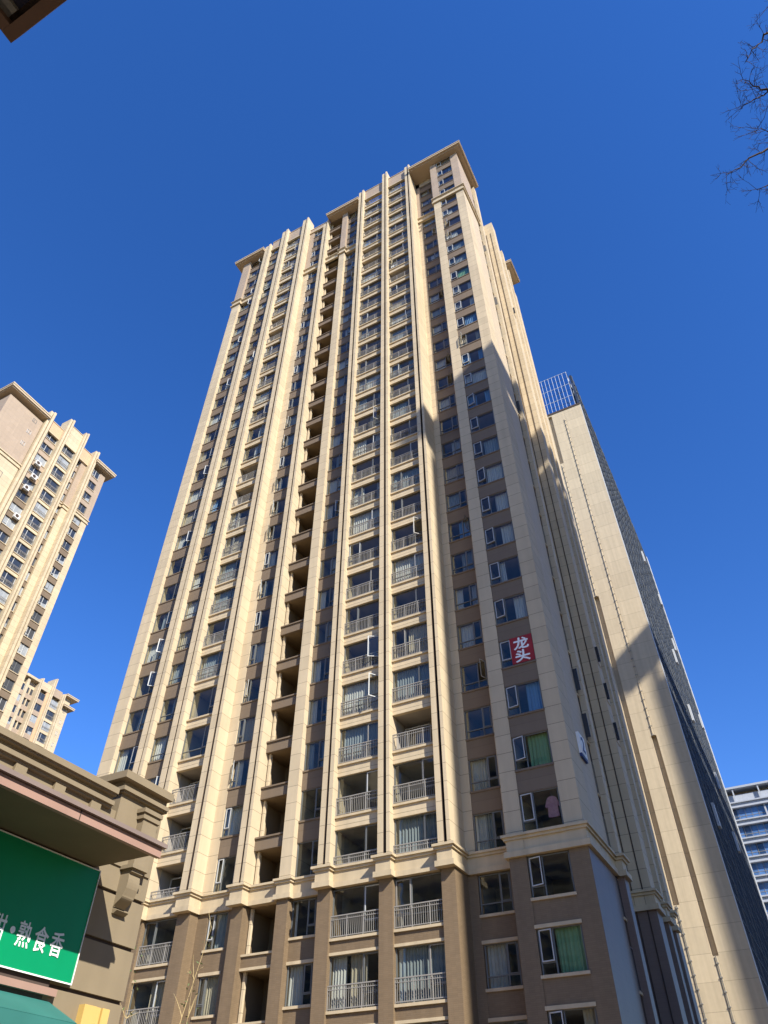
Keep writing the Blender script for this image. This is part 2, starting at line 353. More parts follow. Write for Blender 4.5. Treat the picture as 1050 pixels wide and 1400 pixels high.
# ---- stair bay: open landings with beams
ss0, ss1 = -26.53, -24.39
for i in range(LO, HI+2):
    zl = FZ(i)+0.68 if i < HI+1 else ZS
    mat = 'brick' if i < IB else 'spandrel'
    if i not in (IB,):
        lb_ = MB()
        lb_.box(ss0, ss1, 34.10, 34.32, FZ(i)-0.05, zl-0.10, mat)
        lb_.box(ss0, ss1, 34.02, 34.34, zl-0.10, zl, 'creamplain' if i < IB else 'spandrel')
        if i < IB: lb_.box(ss0, ss1, 34.05, 34.3, FZ(i)-0.055, FZ(i)+0.07, 'creamplain')
        lb_.build('landing_beam', TW)
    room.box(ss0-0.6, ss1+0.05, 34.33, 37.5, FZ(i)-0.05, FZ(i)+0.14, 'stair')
room.box(ss0-0.3, ss0-0.03, 34.62, 37.5, FZ(LO), ZS, 'stair'); room.box(ss0+0.10, ss0+0.24, 34.34, 34.50, FZ(LO), ZS, 'cream'); room.box(ss0-0.3, ss0-0.2, 34.4, 34.62, FZ(LO), ZS, 'groove'); room.box(ss0-0.6, ss1, 36.4, 37.5, FZ(LO), ZS, 'stair')  # cream post added for the sunlit strip; dark slot paints the shade beside it
# ---- pilasters (pairs of fins with a slot) and their stepped base
FIN = [(-36.84, -36.36, -36.27, -35.98, 33.15, 98.4, 33.60, 'brick'), (-34.15, -33.68, -33.56, -33.25, 33.15, 100.4, 33.7, 'brick'),
       (-30.69, -30.25, -30.08, -29.84, 33.15, 100.6, 34.2, 'brick'), (-27.24, -26.86, -26.73, -26.53, 33.50, 96.9, 34.5, 'brick'),
       (-21.57, -21.25, -21.10, -20.85, 33.15, 99.5, 34.2, 'brick'), (-18.02, -17.69, -17.51, -17.31, 33.15, 101.6, 33.7, 'brick'),
       (-14.66, -14.34, -14.17, -13.98, 33.15, 99.8, 35.05, 'brick')]
def caps(mb, s0, s1, d, back, z0=ZB0, z1=ZB1):
    """moulded band round a pier: bottom bead, frieze, two-step top"""
    for a, za, zb in ((0.16, z0, z0+0.26), (0.06, z0+0.26, z1-0.22), (0.15, z1-0.22, z1-0.10), (0.24, z1-0.10, z1+0.02)):
        mb.box(s0-a, s1+a, d-a, back, za, zb, 'creamplain')
for a0, a1, b0, b1, d, top, back, base in FIN:
    p = MB()
    p.box(a0, a1, d, back+0.4, ZB1, top-0.35, 'cream'); p.box(a1, b0, d+0.45, back+0.4, ZB1, top-0.5, 'groove'); p.box(b0, b1, d, back+0.4, ZB1, top, 'cream')
    p.box(a1-0.004, a1+0.004, d+0.02, d+0.44, ZB1, top-0.4, 'groove'); p.box(b0-0.004, b0+0.004, d+0.02, d+0.44, ZB1, top-0.4, 'groove')  # dark lining paints the shade inside the narrow slot
    p.box(a0, b1, back+0.4, back+1.6, ZS, top-0.6, 'cream')
    p.box(a0-0.02, b1+0.02, d+0.24, back+0.4, -ZG, ZB0, 'brick')
    caps(p, a0, b1, d, back+0.4)
    p.build('pilaster', TW)
# ---- lower string course between the pilasters, upper string course
for s0, s1, d, full in ((-40.58, -39.40, 33.45, 1), (-39.40, -37.3, 33.75, 0), (-35.98, -34.15, 33.55, 0), (-33.25, -30.69, 33.58, 0), (-29.84, -27.24, 34.10, 0),
                        (-26.53, -24.39, 34.05, 0), (-24.39, -23.66, 33.80, 1), (-23.66, -21.57, 34.10, 0), (-20.85, -18.02, 33.56, 0), (-17.31, -14.66, 33.56, 0),
                        (-13.98, -11.31, 34.98, 0)):
    k = 0.0 if not full else 0.03; course = MB()
    for a, za, zb in ((0.14+k, ZB0, ZB0+0.24), (0.04+k, ZB0+0.24, ZB1-0.22), (0.12+k, ZB1-0.22, ZB1-0.10), (0.20+k, ZB1-0.10, ZB1+0.01)):
        course.box(s0 - (a if full else 0), s1 + (a if full else 0), d-a, d+0.3, za, zb, 'creamplain')
    course.build('string_course', TW)
for s0, s1, d, ex in ((-40.58, -39.40, 33.45, 1), (-39.40, -36.84, 33.75, 0), (-29.84, -27.24, 34.08, 0), (-26.53, -24.39, 34.04, 0), (-24.39, -23.66, 33.80, 1),
                  (-23.66, -21.57, 34.12, 0), (-13.98, -11.31, 34.96, 0)):
    course = MB()
    for a, za, zb in ((0.18, ZU0, ZU0+0.16), (0.05, ZU0+0.16, ZU1-0.22), (0.14, ZU1-0.22, ZU1-0.10), (0.22, ZU1-0.10, ZU1)):
        e = a if ex else 0
        course.box(s0-e, s1+e, d-a, d+0.3, za, zb, 'creamplain')
    course.build('string_course', TW)
# projecting corner bay (W6): band wraps the front and the right face
for z0, z1, tw in ((ZB0, ZB1, 1), (ZU0, ZU1, 0)):
    course = MB()
    for a, za, zb in ((0.17, z0, z0+0.26), (0.05, z0+0.26, z1-0.24), (0.14, z1-0.24, z1-0.11), (0.23, z1-0.11, z1+0.01)):
        course.box(-11.31-a, -7.55+a, 33.65-a, 33.95, za, zb, 'creamplain')
        course.box(-7.85, -7.55+a, 33.95, 38.6, za, zb, 'creamplain')
    for s0, s1 in ((-11.28, -10.5), (-8.5, -7.58)):
        course.box(s0, s1, 33.65-0.075, 33.65-0.05, z0+0.26, z1-0.24, 'creamplain')
    course.build('string_course', TW)
wall.box(-8.46, -7.56, 33.65, 35.6, -ZG, ZB0, 'brick').box(-7.56, -7.551, 33.66, 35.6, -ZG, ZB0, 'flanksheen'); wall.box(-8.46, -7.55, 33.65, 35.6, ZB0, ZU0, 'cream'); wall.box(-8.46, -7.55, 33.65, 35.6, ZU0, ZS, 'taupe')  # side skin carries the sky-sheen tint; the front stays plain brick
wall.box(-7.95, -7.551, 35.6, 38.15, -ZG, ZB0, 'flanksheen'); wall.box(-7.95, -7.551, 35.6, 38.15, ZB0, ZU0, 'creamtile'); wall.box(-7.95, -7.551, 35.6, 38.15, ZU0, ZS, 'taupe')
# ---- right flank: slot window, stepped bays
def flank(x, y0, y1, ztop, back=-12.0, mb=wall, lowmat='flanksheen'):
    mb.box(back, x, y0, y1, -ZG, ZB0, lowmat); mb.box(back, x, y0, y1, ZB0, min(ZU0, ztop), 'cream')
    if ztop > ZU0: mb.box(back, x, y0, y1, ZU0, ztop, 'cream')
flank(-7.90, 38.15, 38.62, ZS, mb=wall)
flank(-7.22, 38.62, 39.35, ZS, -9.0)
flank(-8.35, 39.35, 44.85, 97.9)
flank(-7.05, 44.85, 46.2, 98.0)
flank(-7.75, 46.2, 47.6, 95.0); flank(-7.0, 47.6, 48.3, 94.6); flank(-7.6, 48.3, 49.6, 92.5); flank(-7.0, 49.6, 50.0, 92.5); flank(-7.45, 50.0, 54.0, 92.5)
flank(-8.0, 41.6, 42.4, 98.2, -8.35)
for x, y0, y1, bk in ((-7.22, 38.62, 39.35, -7.9), (-7.05, 44.85, 46.2, -8.6), (-7.0, 47.6, 48.3, -7.8), (-7.0, 49.6, 50.0, -7.7)):
    course = MB()
    for a, za, zb in ((0.20, ZB0, ZB0+0.26), (0.07, ZB0+0.26, ZB1-0.24), (0.16, ZB1-0.24, ZB1-0.11), (0.27, ZB1-0.11, ZB1+0.01)):
        course.box(bk, x+a, y0-a, y1+a, za, zb, 'creamplain')
    course.build('string_course', TW)
flk = random.Random(3)
for i in range(LO, HI):
    w = MB(side).box(38.16, 38.61, 7.54, 7.899, FZ(i)+1.1, FZ(i+1)-0.1, 'frame').quad([(38.2, 7.535, FZ(i)+1.15), (38.58, 7.535, FZ(i)+1.15), (38.58, 7.535, FZ(i+1)-0.15), (38.2, 7.535, FZ(i+1)-0.15)], 'glassdark')
    w.ms = ['frame', 'glassdark']; 
    M.setdefault('glassdark', surf('dark_glass', (0.025, 0.03, 0.04), 0.08, 0.8, var=0.1, stain=0, bump=0))
    w.box(38.16, 38.61, 7.56, 7.90, FZ(i)-0.1, FZ(i)+0.98, 'groove').box(38.14, 38.62, 7.50, 7.90, FZ(i)+0.98, FZ(i)+1.1, 'creamplain')
    if flk.random() < 0.18: w.box(38.2, 38.23, 7.28, 7.53, FZ(i)+1.3, FZ(i+1)-0.2, 'glassdark')
    w.build('side_window', TW)
for i in range(LO, HI-2):
    if flk.random() < 0.3:
        MB().box(-7.06, -6.85, 45.3, 45.34, FZ(i)+1.2, FZ(i+1)-0.5, 'glassdark').box(-7.051, -7.0, 45.0, 45.9, FZ(i)+1.0, FZ(i)+1.08, 'creamplain').build('side_sash', TW)
for x, y in ((-8.12, 44.81), (-7.52, 44.81)): MB().tube([(x, y, -1), (x, y, 95)], 0.035, 'groove').build('drainpipe', TW)
# ---- left flank, back, core, roof
wall.box(-40.58, -40.2, 34.6, 52, -ZG, 96, 'creamtile')
room.box(-40.2, -8.36, 37.5, 54, -ZG, 95.5, 'core')
for s0, s1, d, zt in ((-35.98, -34.15, 33.55, 99.3), (-33.25, -30.69, 33.58, 99.6), (-20.85, -18.02, 33.56, 99.6), (-17.31, -14.66, 33.56, 99.7), (-29.84, -27.24, 34.08, 97.9)):
    pp = MB(); pp.box(s0, s1, d, d+0.3, FZ(HI+1)+0.12, zt, 'taupe').box(s0, s1, d-0.12, d+0.3, FZ(HI+1)-0.05, FZ(HI+1)+0.12, 'creamplain')
    pp.box(s0, s1, d-0.06, d+0.4, zt, zt+0.10, 'creamplain').box(s0, s1, d+0.1, d+0.13, zt+0.35, zt+0.39, 'groove')
    for k in range(6): pp.box(s0+(s1-s0)*k/5-0.02, s0+(s1-s0)*k/5+0.02, d+0.1, d+0.13, zt+0.1, zt+0.36, 'groove')
    pp.build('parapet', TW)
wall.box(-40.2, -8.4, 35.0, 53, 95.5, 96.7, 'core')
def eave(s0, s1, d0, d1, z=ZS):
    e = MB()
    e.box(s0+0.25, s1-0.25, d0+0.25, d1-0.1, z, z+0.18, 'soffit').box(s0, s1, d0, d1, z+0.18, z+0.50, 'soffit').box(s0-0.06, s1+0.06, d0-0.06, d1+0.06, z+0.50, z+0.66, 'creamplain')
    e.build('roof_eave', TW)
eave(-41.75, -36.86, 32.75, 40); eave(-26.51, -21.59, 32.9, 36); 
e = MB()
for a, za, zb, mt in ((0.25, ZS, ZS+0.18, 'soffit'), (0.0, ZS+0.18, ZS+0.5, 'soffit'), (-0.06, ZS+0.5, ZS+0.66, 'creamplain')):
    e.box(-13.96, -6.72-a, 32.75+a, 39.1-a, za, zb, mt)
e.build('roof_eave', TW)
e = MB()
for a, za, zb, mt in ((0.2, 92.5, 92.7, 'soffit'), (0.0, 92.7, 93.0, 'soffit'), (-0.06, 93.0, 93.15, 'creamplain')):
    e.box(-12, -6.5-a, 50.2+a, 53.9-a, za+3.0, zb+3.0, mt)
e.build('roof_eave', TW)
wall.box(-12, -7.6, 50.4, 53.5, 92.5, 95.5, 'cream')
wall.build('wall', TW); clad.build('spandrel', TW, kind='stuff'); room.build('interior', TW)

# ------------------------------------------------------------------ lettering
def glyphs(items, mp, mat, name, parent, ext=0.004, bold=0.018):
    """items: (text, s, z, size, d); one mesh of extruded characters in a facade's plane"""
    vs, fs = [], []
    for tx, s, z, size, d, sx in [(t_, s_+du*sz, z_+dv*sz, sz, d_-j*0.0015, sx_) for t_, s_, z_, sz, d_, sx_ in items for j, (du, dv) in enumerate(((0, 0), (bold, 0), (-bold, 0), (0, bold), (0, -bold)))]:
        cu = bpy.data.curves.new('lettering', 'FONT'); cu.body = tx; cu.size = size; cu.extrude = ext; cu.resolution_u = 4
        o = bpy.data.objects.new('lettering', cu); COL.objects.link(o)
        dg = bpy.context.evaluated_depsgraph_get(); me = bpy.data.meshes.new_from_object(o.evaluated_get(dg))
        n = len(vs); vs += [mp(s + v.co.x*sx, d - v.co.z, z + v.co.y) for v in me.vertices]
        fs += [tuple(n+k for k in p.vertices) for p in me.polygons]
        bpy.data.objects.remove(o); bpy.data.curves.remove(cu); bpy.data.meshes.remove(me)
    b = MB(); b.v = vs; b.f = fs; b.ms = [mat]; b.mi = [0]*len(fs)
    return b.build(name, parent)
M['red'] = surf('red_banner', (0.30, 0.022, 0.025), 0.6, 0.3, var=0.2, stain=0.1, bump=0)
M['white'] = surf('white_letters', (0.84, 0.85, 0.84), 0.6, 0.3, var=0.06, stain=0.08, bump=0)
M['navy'] = surf('navy_paint', (0.03, 0.05, 0.16), 0.5, 0.4, bump=0)
sg = tag(MB().box(-9.80, -8.49, 33.665, 33.685, 21.57, 23.27, 'red').build('window_sign'), 'red sign with two white characters filling a window near the right corner of the tower', 'sign')
glyphs([('龙', -9.62, 22.50, 0.80, 33.66, 1.15), ('头', -9.62, 21.70, 0.80, 33.66, 1.15)], front, 'white', 'lettering', sg, bold=0.03)
pl = tag(MB(side).box(35.68, 36.72, 7.40, 7.549, 16.78, 17.95, 'white').box(35.68, 36.72, 7.42, 7.549, 16.60, 16.78, 'navy').build('number_plate'), 'white number plate with a dark figure 2 on the right side wall', 'sign')
glyphs([('2', 35.90, 16.98, 1.15, 7.385, 1.0)], side, 'navy', 'lettering', pl, bold=0.02)
M['pink'] = surf('pink_cloth', (0.50, 0.27, 0.33), 0.9, 0.1, var=0.35, nscale=9, bump=0)
g = MB(); zc = 13.35                                     # quilted jacket on a hanger inside the open window
prof = [(-0.10, 1.0), (-0.22, 0.93), (-0.36, 0.55), (-0.33, 0.45), (-0.24, 0.5), (-0.27, 0.0), (-0.1, -0.03), (0.1, -0.03), (0.27, 0.0), (0.24, 0.5), (0.33, 0.45), (0.36, 0.55), (0.22, 0.93), (0.10, 1.0)]
for k in range(len(prof)):
    a, b_ = prof[k], prof[(k+1) % len(prof)]
    g.quad([(-8.93+a[0], 33.92, zc-0.15+a[1]*0.95), (-8.93+b_[0], 33.92, zc-0.15+b_[1]*0.95), (-8.93+b_[0], 34.02, zc-0.15+b_[1]*0.95), (-8.93+a[0], 34.02, zc-0.15+a[1]*0.95)], 'pink')
for dd in (33.92, 34.02): g.quad([(-8.93+x, dd, zc-0.15+y*0.95) for x, y in prof], 'pink')
g.tube([(-8.93, 33.97, zc+0.8), (-8.93, 33.97, zc+1.02), (-8.93, 33.97, zc+1.05)], 0.012, 'rail')
tag(g.build('garment'), 'pink patterned jacket hanging in the dark window just above the stone band', 'clothing')

# ------------------------------------------------------------------ neighbouring towers (facades facing +X)
M['gl0'] = surf('far_glass_dark', (0.035, 0.042, 0.055), 0.06, 0.7, var=0.2, stain=0, bump=0.02)
M['gl1'] = surf('far_glass_curtain', (0.30, 0.32, 0.33), 0.25, 0.6, var=0.3, stain=0.2, bump=0)
M['peach'] = surf('peach_render', (0.55, 0.36, 0.22), 0.7, 0.3)
def simple_window(mp, s0, s1, d, z0, z1, rn, rail=False):
    w = MB(mp); gm = 'gl1' if rn.random() < 0.28 else 'gl0'
    w.quad([(s0, d+0.06, z0), (s1, d+0.06, z0), (s1, d+0.06, z1), (s0, d+0.06, z1)], gm)
    fr = 'whiteframe' if rn.random() < 0.6 else 'frame'
    for a, b_ in ((z0, z0+0.07), (z1-0.07, z1)): w.box(s0, s1, d, d+0.059, a, b_, 'frame')
    for a in (s0, s0+(s1-s0)*0.36, s1-0.07): w.box(a, a+0.07, d-0.004, d+0.059, z0, z1, fr)
    w.box(s0, s0+(s1-s0)*0.36, d-0.002, d+0.059, z0+(z1-z0)*0.28, z0+(z1-z0)*0.33, fr)
    if not rail and rn.random() < 0.5: w.quad([(s0+(s1-s0)*0.4, d+0.05, z0+0.07), (s1-0.07, d+0.05, z0+0.07), (s1-0.07, d+0.05, z0+(z1-z0)*(0.3+0.4*rn.random())), (s0+(s1-s0)*0.4, d+0.05, z0+(z1-z0)*0.4)], 'gl1')
    return w
LT = empty('apartment_tower', (-96, 45, 0), 'cream apartment tower cut by the left edge of the photo with blank brown top corner', 'apartment tower')
w_ = MB(side); c_ = MB(side); rn = random.Random(11); D = 89.5
FL = lambda i: 52.26 - 1.135 + FH*i                      # storey levels of the left tower
I0, I1 = -17, 15
UB = 87.0                                                # upper band
def lpier(s0, s1, d, top, hi='taupe', back=100): w_.box(s0, s1, d, back, -ZG, UB, 'cream'); w_.box(s0, s1, d, back, UB, top, hi)
TOPL = 99.2
lpier(34.2, 41.2, D, 98.0); lpier(41.2, 55.9, D+1.6, 98, 'taupe')
lpier(51.05, 52.2, D+0.5, 99.0); lpier(55.15, 56.3, D, 98.2)
stuff = MB(side); cnt = 0
for (s0, s1, d, bal) in ((42.55, 45.2, D+0.5, 0), (46.15, 48.85, D+0.1, 1), (49.75, 51.0, D+0.9, 0), (53.15, 55.15, D, 0)):
    for i in range(I1, I0-1, -1):
        z0 = FL(i); zt = z0+FH
        if z0 > 96: continue
        zs = z0 + (0.67 if bal else 1.135)
        up = zs > UB
        sp_ = MB(side) if i >= -8 else c_
        sp_.box(s0, s1, d-0.02, d+0.3, z0, zs, 'cream' if bal else ('taupe' if up else 'spandrel')).box(s0, s1, d-0.12, d+0.2, zs-0.1, zs+0.004, 'creamplain')
        if i >= -8: sp_.build('balcony_front' if bal else 'spandrel', LT)
        wd = simple_window(side, s0+(0.05 if bal or s1-s0 < 1.5 else 0.5), s1-0.05, d+0.12, zs+0.004, zt-0.02, rn, bal)
        if bal:
            r_ = railing(side, s0, s1, d-0.03, zs, zs+1.0, step=0.16); n = len(wd.v); wd.v += r_.v; k = wd.mid('rail'); wd.f += [tuple(n+q for q in f) for f in r_.f]; wd.mi += [k]*len(r_.mi)
        elif s1-s0 > 2.4: c_.box(s0, s0+0.5, d+0.05, d+0.3, zs, zt, 'cream')
        if i >= -8: wd.build('balcony' if bal else 'window', LT)
        else:
            n = len(stuff.v); stuff.v += wd.v; ids = [stuff.mid(x) for x in wd.ms]; stuff.f += [tuple(n+q for q in f) for f in wd.f]; stuff.mi += [ids[q] for q in wd.mi]
stuff.build('window', LT, kind='stuff')
for a0, b1, top in ((41.35, 42.4, 101.6), (45.2, 46.1, 103.6), (48.9, 49.7, 103.6), (52.2, 53.1, 101.8)):
    f = MB(side); m0 = (a0+b1)/2
    f.box(a0, m0-0.09, D-0.55, D+1.8, -ZG, top-0.3, 'cream').box(m0-0.09, m0+0.09, D-0.2, D+1.8, -ZG, top-0.5, 'groove').box(m0+0.09, b1, D-0.55, D+1.8, -ZG, top, 'cream')  # slot back painted dark in place of its shade
    f.build('pilaster', LT)
for s0, s1, d, z0, z1, mt in ((42.4, 45.2, D+0.3, 97.9, 100.4, 'peach'), (46.1, 48.9, D, 97.9, 102.6, 'cream'), (49.7, 52.2, D+0.3, 97.9, 100.6, 'peach')):
    MB(side).box(s0, s1, d, d+0.4, z0, z1, mt).box(s0, s1, d-0.08, d+0.4, z1, z1+0.12, 'creamplain').box(s0, s1, d-0.1, d+0.3, z0-0.2, z0, 'creamplain').build('parapet', LT)
for s0, s1, d in ((34.2, 41.2, D), (51.05, 52.2, D+0.5), (49.7, 51.05, D+0.88), (53.1, 56.3, D)):
    sc_ = MB(side)
    for a, za, zb in ((0.16, UB-0.9, UB-0.7), (0.05, UB-0.7, UB-0.2), (0.2, UB-0.2, UB)): sc_.box(s0-a, s1+a, d-a, d+0.4, za, zb, 'creamplain')
    sc_.build('string_course', LT)
for s0, s1 in ((33.3, 41.5), (52.9, 57.6)):
    e = MB(side); e.box(s0+0.2, s1-0.2, D-0.75, D+11, 98.9, 99.1, 'soffit').box(s0, s1, D-0.95, D+11, 99.1, 99.5, 'soffit').box(s0-0.08, s1+0.08, D-1.03, D+11, 99.5, 99.75, 'creamplain').build('roof_eave', LT)
for i in range(I1-4, I1+1):
    zs = FL(i)+1.4
    if zs > 88: simple_window(side, 39.4, 40.2, D-0.02, zs, zs+0.8, rn).build('window', LT)
for i in range(I1-5, I1-14, -1): simple_window(side, 38.2, 39.3, D-0.02, FL(i)+1.135, FL(i)+2.9, rn).build('window', LT); 
M['acwhite'] = surf('ac_casing', (0.66, 0.66, 0.64), 0.5, 0.4, stain=0.2, bump=0)
for i, sx in ((I1-4, 43.3), (I1-6, 44.0), (I1-2, 43.2), (I1-3, 43.6)):
    z = FL(i)+0.2; a = MB(side).box(sx, sx+1.0, D-0.1, D+0.35, z, z+0.85, 'acwhite').box(sx+0.05, sx+0.10, D-0.05, D+0.5, z-0.08, z-0.001, 'rail').box(sx+0.9, sx+0.95, D-0.05, D+0.5, z-0.08, z-0.001, 'rail')
    cx, cz = sx+0.42, z+0.42
    a.quad([(cx+0.32*math.cos(t*math.pi/8), D-0.11, cz+0.32*math.sin(t*math.pi/8)) for t in range(16)], 'groove')
    a.build('ac_unit', LT)
w_.build('wall', LT); c_.build('spandrel', LT, kind='stuff')

FT = empty('apartment_tower', (-152, 96, 0), 'small distant apartment tower low at the left, rising just above the shop roof', 'apartment tower')
w_ = MB(side); c_ = MB(side); D = 146.3; FF = lambda i: 83.6 + 2.936*i; rn = random.Random(5)
w_.box(80, 106.4, D+0.9, D+14, -ZG, 91.2, 'cream'); w_.box(104.1, 106.4, D, D+0.9, -ZG, 89.4, 'cream')
for s0, s1 in ((99.0, 99.7), (93.0, 93.7), (90.0, 91.6)): w_.box(s0, s1, D, D+0.9, -ZG, 91.0, 'peach' if s0 > 98 else 'cream')
stuff = MB(side)
for (s0, s1, d, bal) in ((93.8, 95.9, D+0.5, 2), (97.1, 99.0, D, 0), (100.5, 103.2, D, 1), (105.0, 105.7, D-0.03, 3), (91.6, 93.0, D+0.2, 0)):
    for i in range(1, -26, -1):
        z0 = FF(i); zs = z0+(0.67 if bal == 1 else 1.1); zt = z0+2.85
        if bal != 3:
            sp_ = MB(side) if i > -8 else c_
            sp_.box(s0, s1, d-0.02, d+0.5, z0-0.05, zs, 'cream' if bal == 1 else 'taupe')
            if i > -8: sp_.build('spandrel', FT)
        if bal == 2:
            wd = MB(side).quad([(s0, d+0.38, zs), (s1, d+0.38, zs), (s1, d+0.38, zt), (s0, d+0.38, zt)], 'gl0').box(s0+0.9, s0+1.2, d+0.05, d+0.37, zs, zt, 'cream')
        else: wd = simple_window(side, s0+0.05, s1-0.05, d+0.10 if bal != 3 else d, zs, zt if bal != 3 else zs+0.9, rn, bal == 1)
        if bal == 1:
            r_ = railing(side, s0, s1, d-0.03, zs, zs+1.0, step=0.25); n = len(wd.v); wd.v += r_.v; k = wd.mid('rail'); wd.f += [tuple(n+q for q in f) for f in r_.f]; wd.mi += [k]*len(r_.mi)
        if i > -8: wd.build('balcony' if bal == 1 else 'window', FT)
        else:
            n = len(stuff.v); stuff.v += wd.v; ids = [stuff.mid(x) for x in wd.ms]; stuff.f += [tuple(n+q for q in f) for f in wd.f]; stuff.mi += [ids[q] for q in wd.mi]
stuff.build('window', FT, kind='stuff')
for a0, b1, top in ((95.95, 96.75, 92.6), (99.7, 100.45, 94.4), (103.25, 104.1, 92.0)):
    f = MB(side); m0 = (a0+b1)/2
    f.box(a0, m0-0.09, D-0.6, D+2.2, -ZG, top-0.3, 'cream').box(m0-0.09, m0+0.09, D-0.2, D+2.2, -ZG, top-0.5, 'groove').box(m0+0.09, b1, D-0.6, D+2.2, -ZG, top, 'cream'); f.build('pilaster', FT)  # slot between the fins painted dark as shade
MB(side).box(100.45, 103.25, D-0.05, D+0.5, 90.2, 92.2, 'taupe').box(96.75, 99.7, D-0.05, D+0.5, 90.2, 92.2, 'cream').build('parapet', FT)
for s0, s1, z in ((104.1, 107.9, 91.6), (104.1, 107.5, 88.9)):
    MB(side).box(s0, s1, D-1.0, D+8, z, z+0.35, 'soffit').box(s0-0.05, s1+0.08, D-1.08, D+8, z+0.35, z+0.55, 'creamplain').build('roof_eave', FT)
MB(side).box(104.1, 106.3, D, D+6, 89.45, 91.6, 'cream').build('penthouse', FT)
MB(side).box(92.0, 95.95, D-0.4, D+4, 91.2, 91.8, 'creamplain').build('roof_eave', FT)
w_.build('wall', FT); c_.build('spandrel', FT, kind='stuff')

# ------------------------------------------------------------------ slab tower with a glass side behind the main tower
M['slab'] = surf('slab_render', (0.51, 0.42, 0.285), 0.65, 0.3, joint=2.75, zoff=31.68, jv=3.9, jdark=0.66, var=0.08, stain=0.20, jw=0.05, cells=0.05)
M['cwglass'] = surf('curtain_wall_glass', (0.045, 0.06, 0.095), 0.28, 0.25, joint=2.75, jv=1.5, jdark=0.6, var=0.2, stain=0.5, jw=0.08, cells=0.7, bump=0.05, metallic=0.0)
M['alu'] = surf('aluminium', (0.52, 0.53, 0.52), 0.4, 0.5, bump=0, stain=0.05)
M['steelgrey'] = surf('steel_grey', (0.55, 0.59, 0.63), 0.5, 0.4, bump=0, stain=0.05)
M['fin'] = surf('grey_fin', (0.065, 0.08, 0.105), 0.5, 0.3, bump=0, stain=0.4, var=0.15)
M['crown'] = glass('crown_glass', tint=(0.42, 0.52, 0.62), refl=(0.85, 0.93, 1.0), minr=0.28)
ST = empty('slab_tower', (-18, 130, 0), 'tall slab tower with bare cream end wall and grey glass side behind the main tower', 'tower')
b = MB(); X1 = -6.70; ZT = 120.7
gr = [(-13.70, -12.95, [(105.5, 120.3), (26.0, 72.5)]), (-10.85, -10.15, [(20.4, 47.2)])]
b.box(-34, -13.70, 100, 101, -ZG, ZT, 'slab'); b.box(-12.95, -10.85, 100, 101, -ZG, ZT, 'slab'); b.box(-10.15, X1, 100, 101, -ZG, ZT, 'slab')
b.box(-34, X1-0.5, 101, 172, -ZG, ZT, 'core')
for x0, x1, segs in gr:
    zc = -ZG
    for z0, z1 in sorted(segs):
        b.box(x0, x1, 100, 101, zc, z0, 'slab'); b.box(x0, x1, 100.6, 101.0, z0, z1, 'slab'); zc = z1
    b.box(x0, x1, 100, 101, zc, ZT, 'slab')
b.box(-34, X1+0.05, 99.9, 101, ZT, ZT+0.5, 'groove')
b.build('wall', ST)
for x, segs in ((-13.3, ((72.5, 105), (5, 26))), (-10.5, ((47.2, 118), (-1, 20.4)))):
    p = MB()
    for z0, z1 in segs:
        p.tube([(x, 99.88, z0), (x, 99.88, z1)], 0.05, 'frame' if z1 < 100 else 'slab')
        z = z0
        while z < z1: p.box(x-0.16, x+0.16, 99.84, 100, z, z+0.10, 'rail'); z += 1.375
    p.build('drainpipe', ST)
cw = MB(side); cw.box(100.6, 172, 6.70, 7.2, -ZG, 132, 'cwglass'); cw.build('curtain_wall', ST)
ml = MB(side)
for k in range(48):
    kk = 0.10 + 0.07*((k*7) % 5)/5
    ml.box(100.9+k*1.5, 100.9+k*1.5+0.06, 6.70-kk, 6.70, -ZG, 132, 'fin' if k % 4 else 'frame')
for k in range(48): ml.box(100.6, 172, 6.56, 6.70, -1+k*2.75, -1+k*2.75+0.10, 'fin')
ml.box(100.0, 100.6, 6.62, 6.70, -ZG, ZT, 'alu'); ml.box(171.2, 172.6, 6.45, 7.4, -ZG, 132.5, 'alu')
ml.build('mullions', ST)
rnw = random.Random(2); 
for k in range(9):
    y = 106 + rnw.random()*60; z = 30+rnw.random()*85
    MB(side).box(y, y+1.3, 6.2, 6.54, z, z+3.2, 'alu').build('open_window', ST)
cr = MB()
for x in (-27, -24.6, -22.2, -19.8, -17.3, -14.9, -14.1, -13.3, -12.5, -11.7, -10.9, -10.1, -9.3, -8.5, -7.57): cr.box(x-0.035, x+0.035, 99.95, 100.05, ZT+0.5, 133, 'steelgrey')
for z in (124.5, 128.6, 132.9): cr.box(-27, -7.5, 99.96, 100.04, z-0.03, z+0.03, 'steelgrey')
for z in (122.6, 126.6, 130.8): cr.box(-27, -7.5, 99.97, 100.03, z-0.02, z+0.02, 'fin')
for k in range(37): cr.box(-7.64, -7.5, 101.8+k*1.9, 101.94+k*1.9, ZT+0.5, 133, 'alu')
for z in (124.5, 128.6, 132.9): cr.box(-7.62, -7.52, 100, 171, z-0.05, z+0.05, 'alu')
for k in range(7): cr.tube([(-8.2, 101+k*5, ZT+0.5), (-10.8, 101.5+k*5, 130)], 0.14, 'frame'); cr.tube([(-8.2, 101.2+k*5, 131), (-11.5, 101.5+k*5, 126)], 0.10, 'frame')
cr.build('crown_frame', ST)
MB().quad([(-27, 100, ZT+0.5), (-7.57, 100, ZT+0.5), (-7.57, 100, 132.9), (-27, 100, 132.9)], 'crown').quad([(-7.57, 100, ZT+0.5), (-7.57, 171, ZT+0.5), (-7.57, 171, 132.9), (-7.57, 100, 132.9)], 'crown').build('crown_glazing', ST)
MB().box(-20, -12, 108, 120, ZT, 129, 'core').build('plant_room', ST)

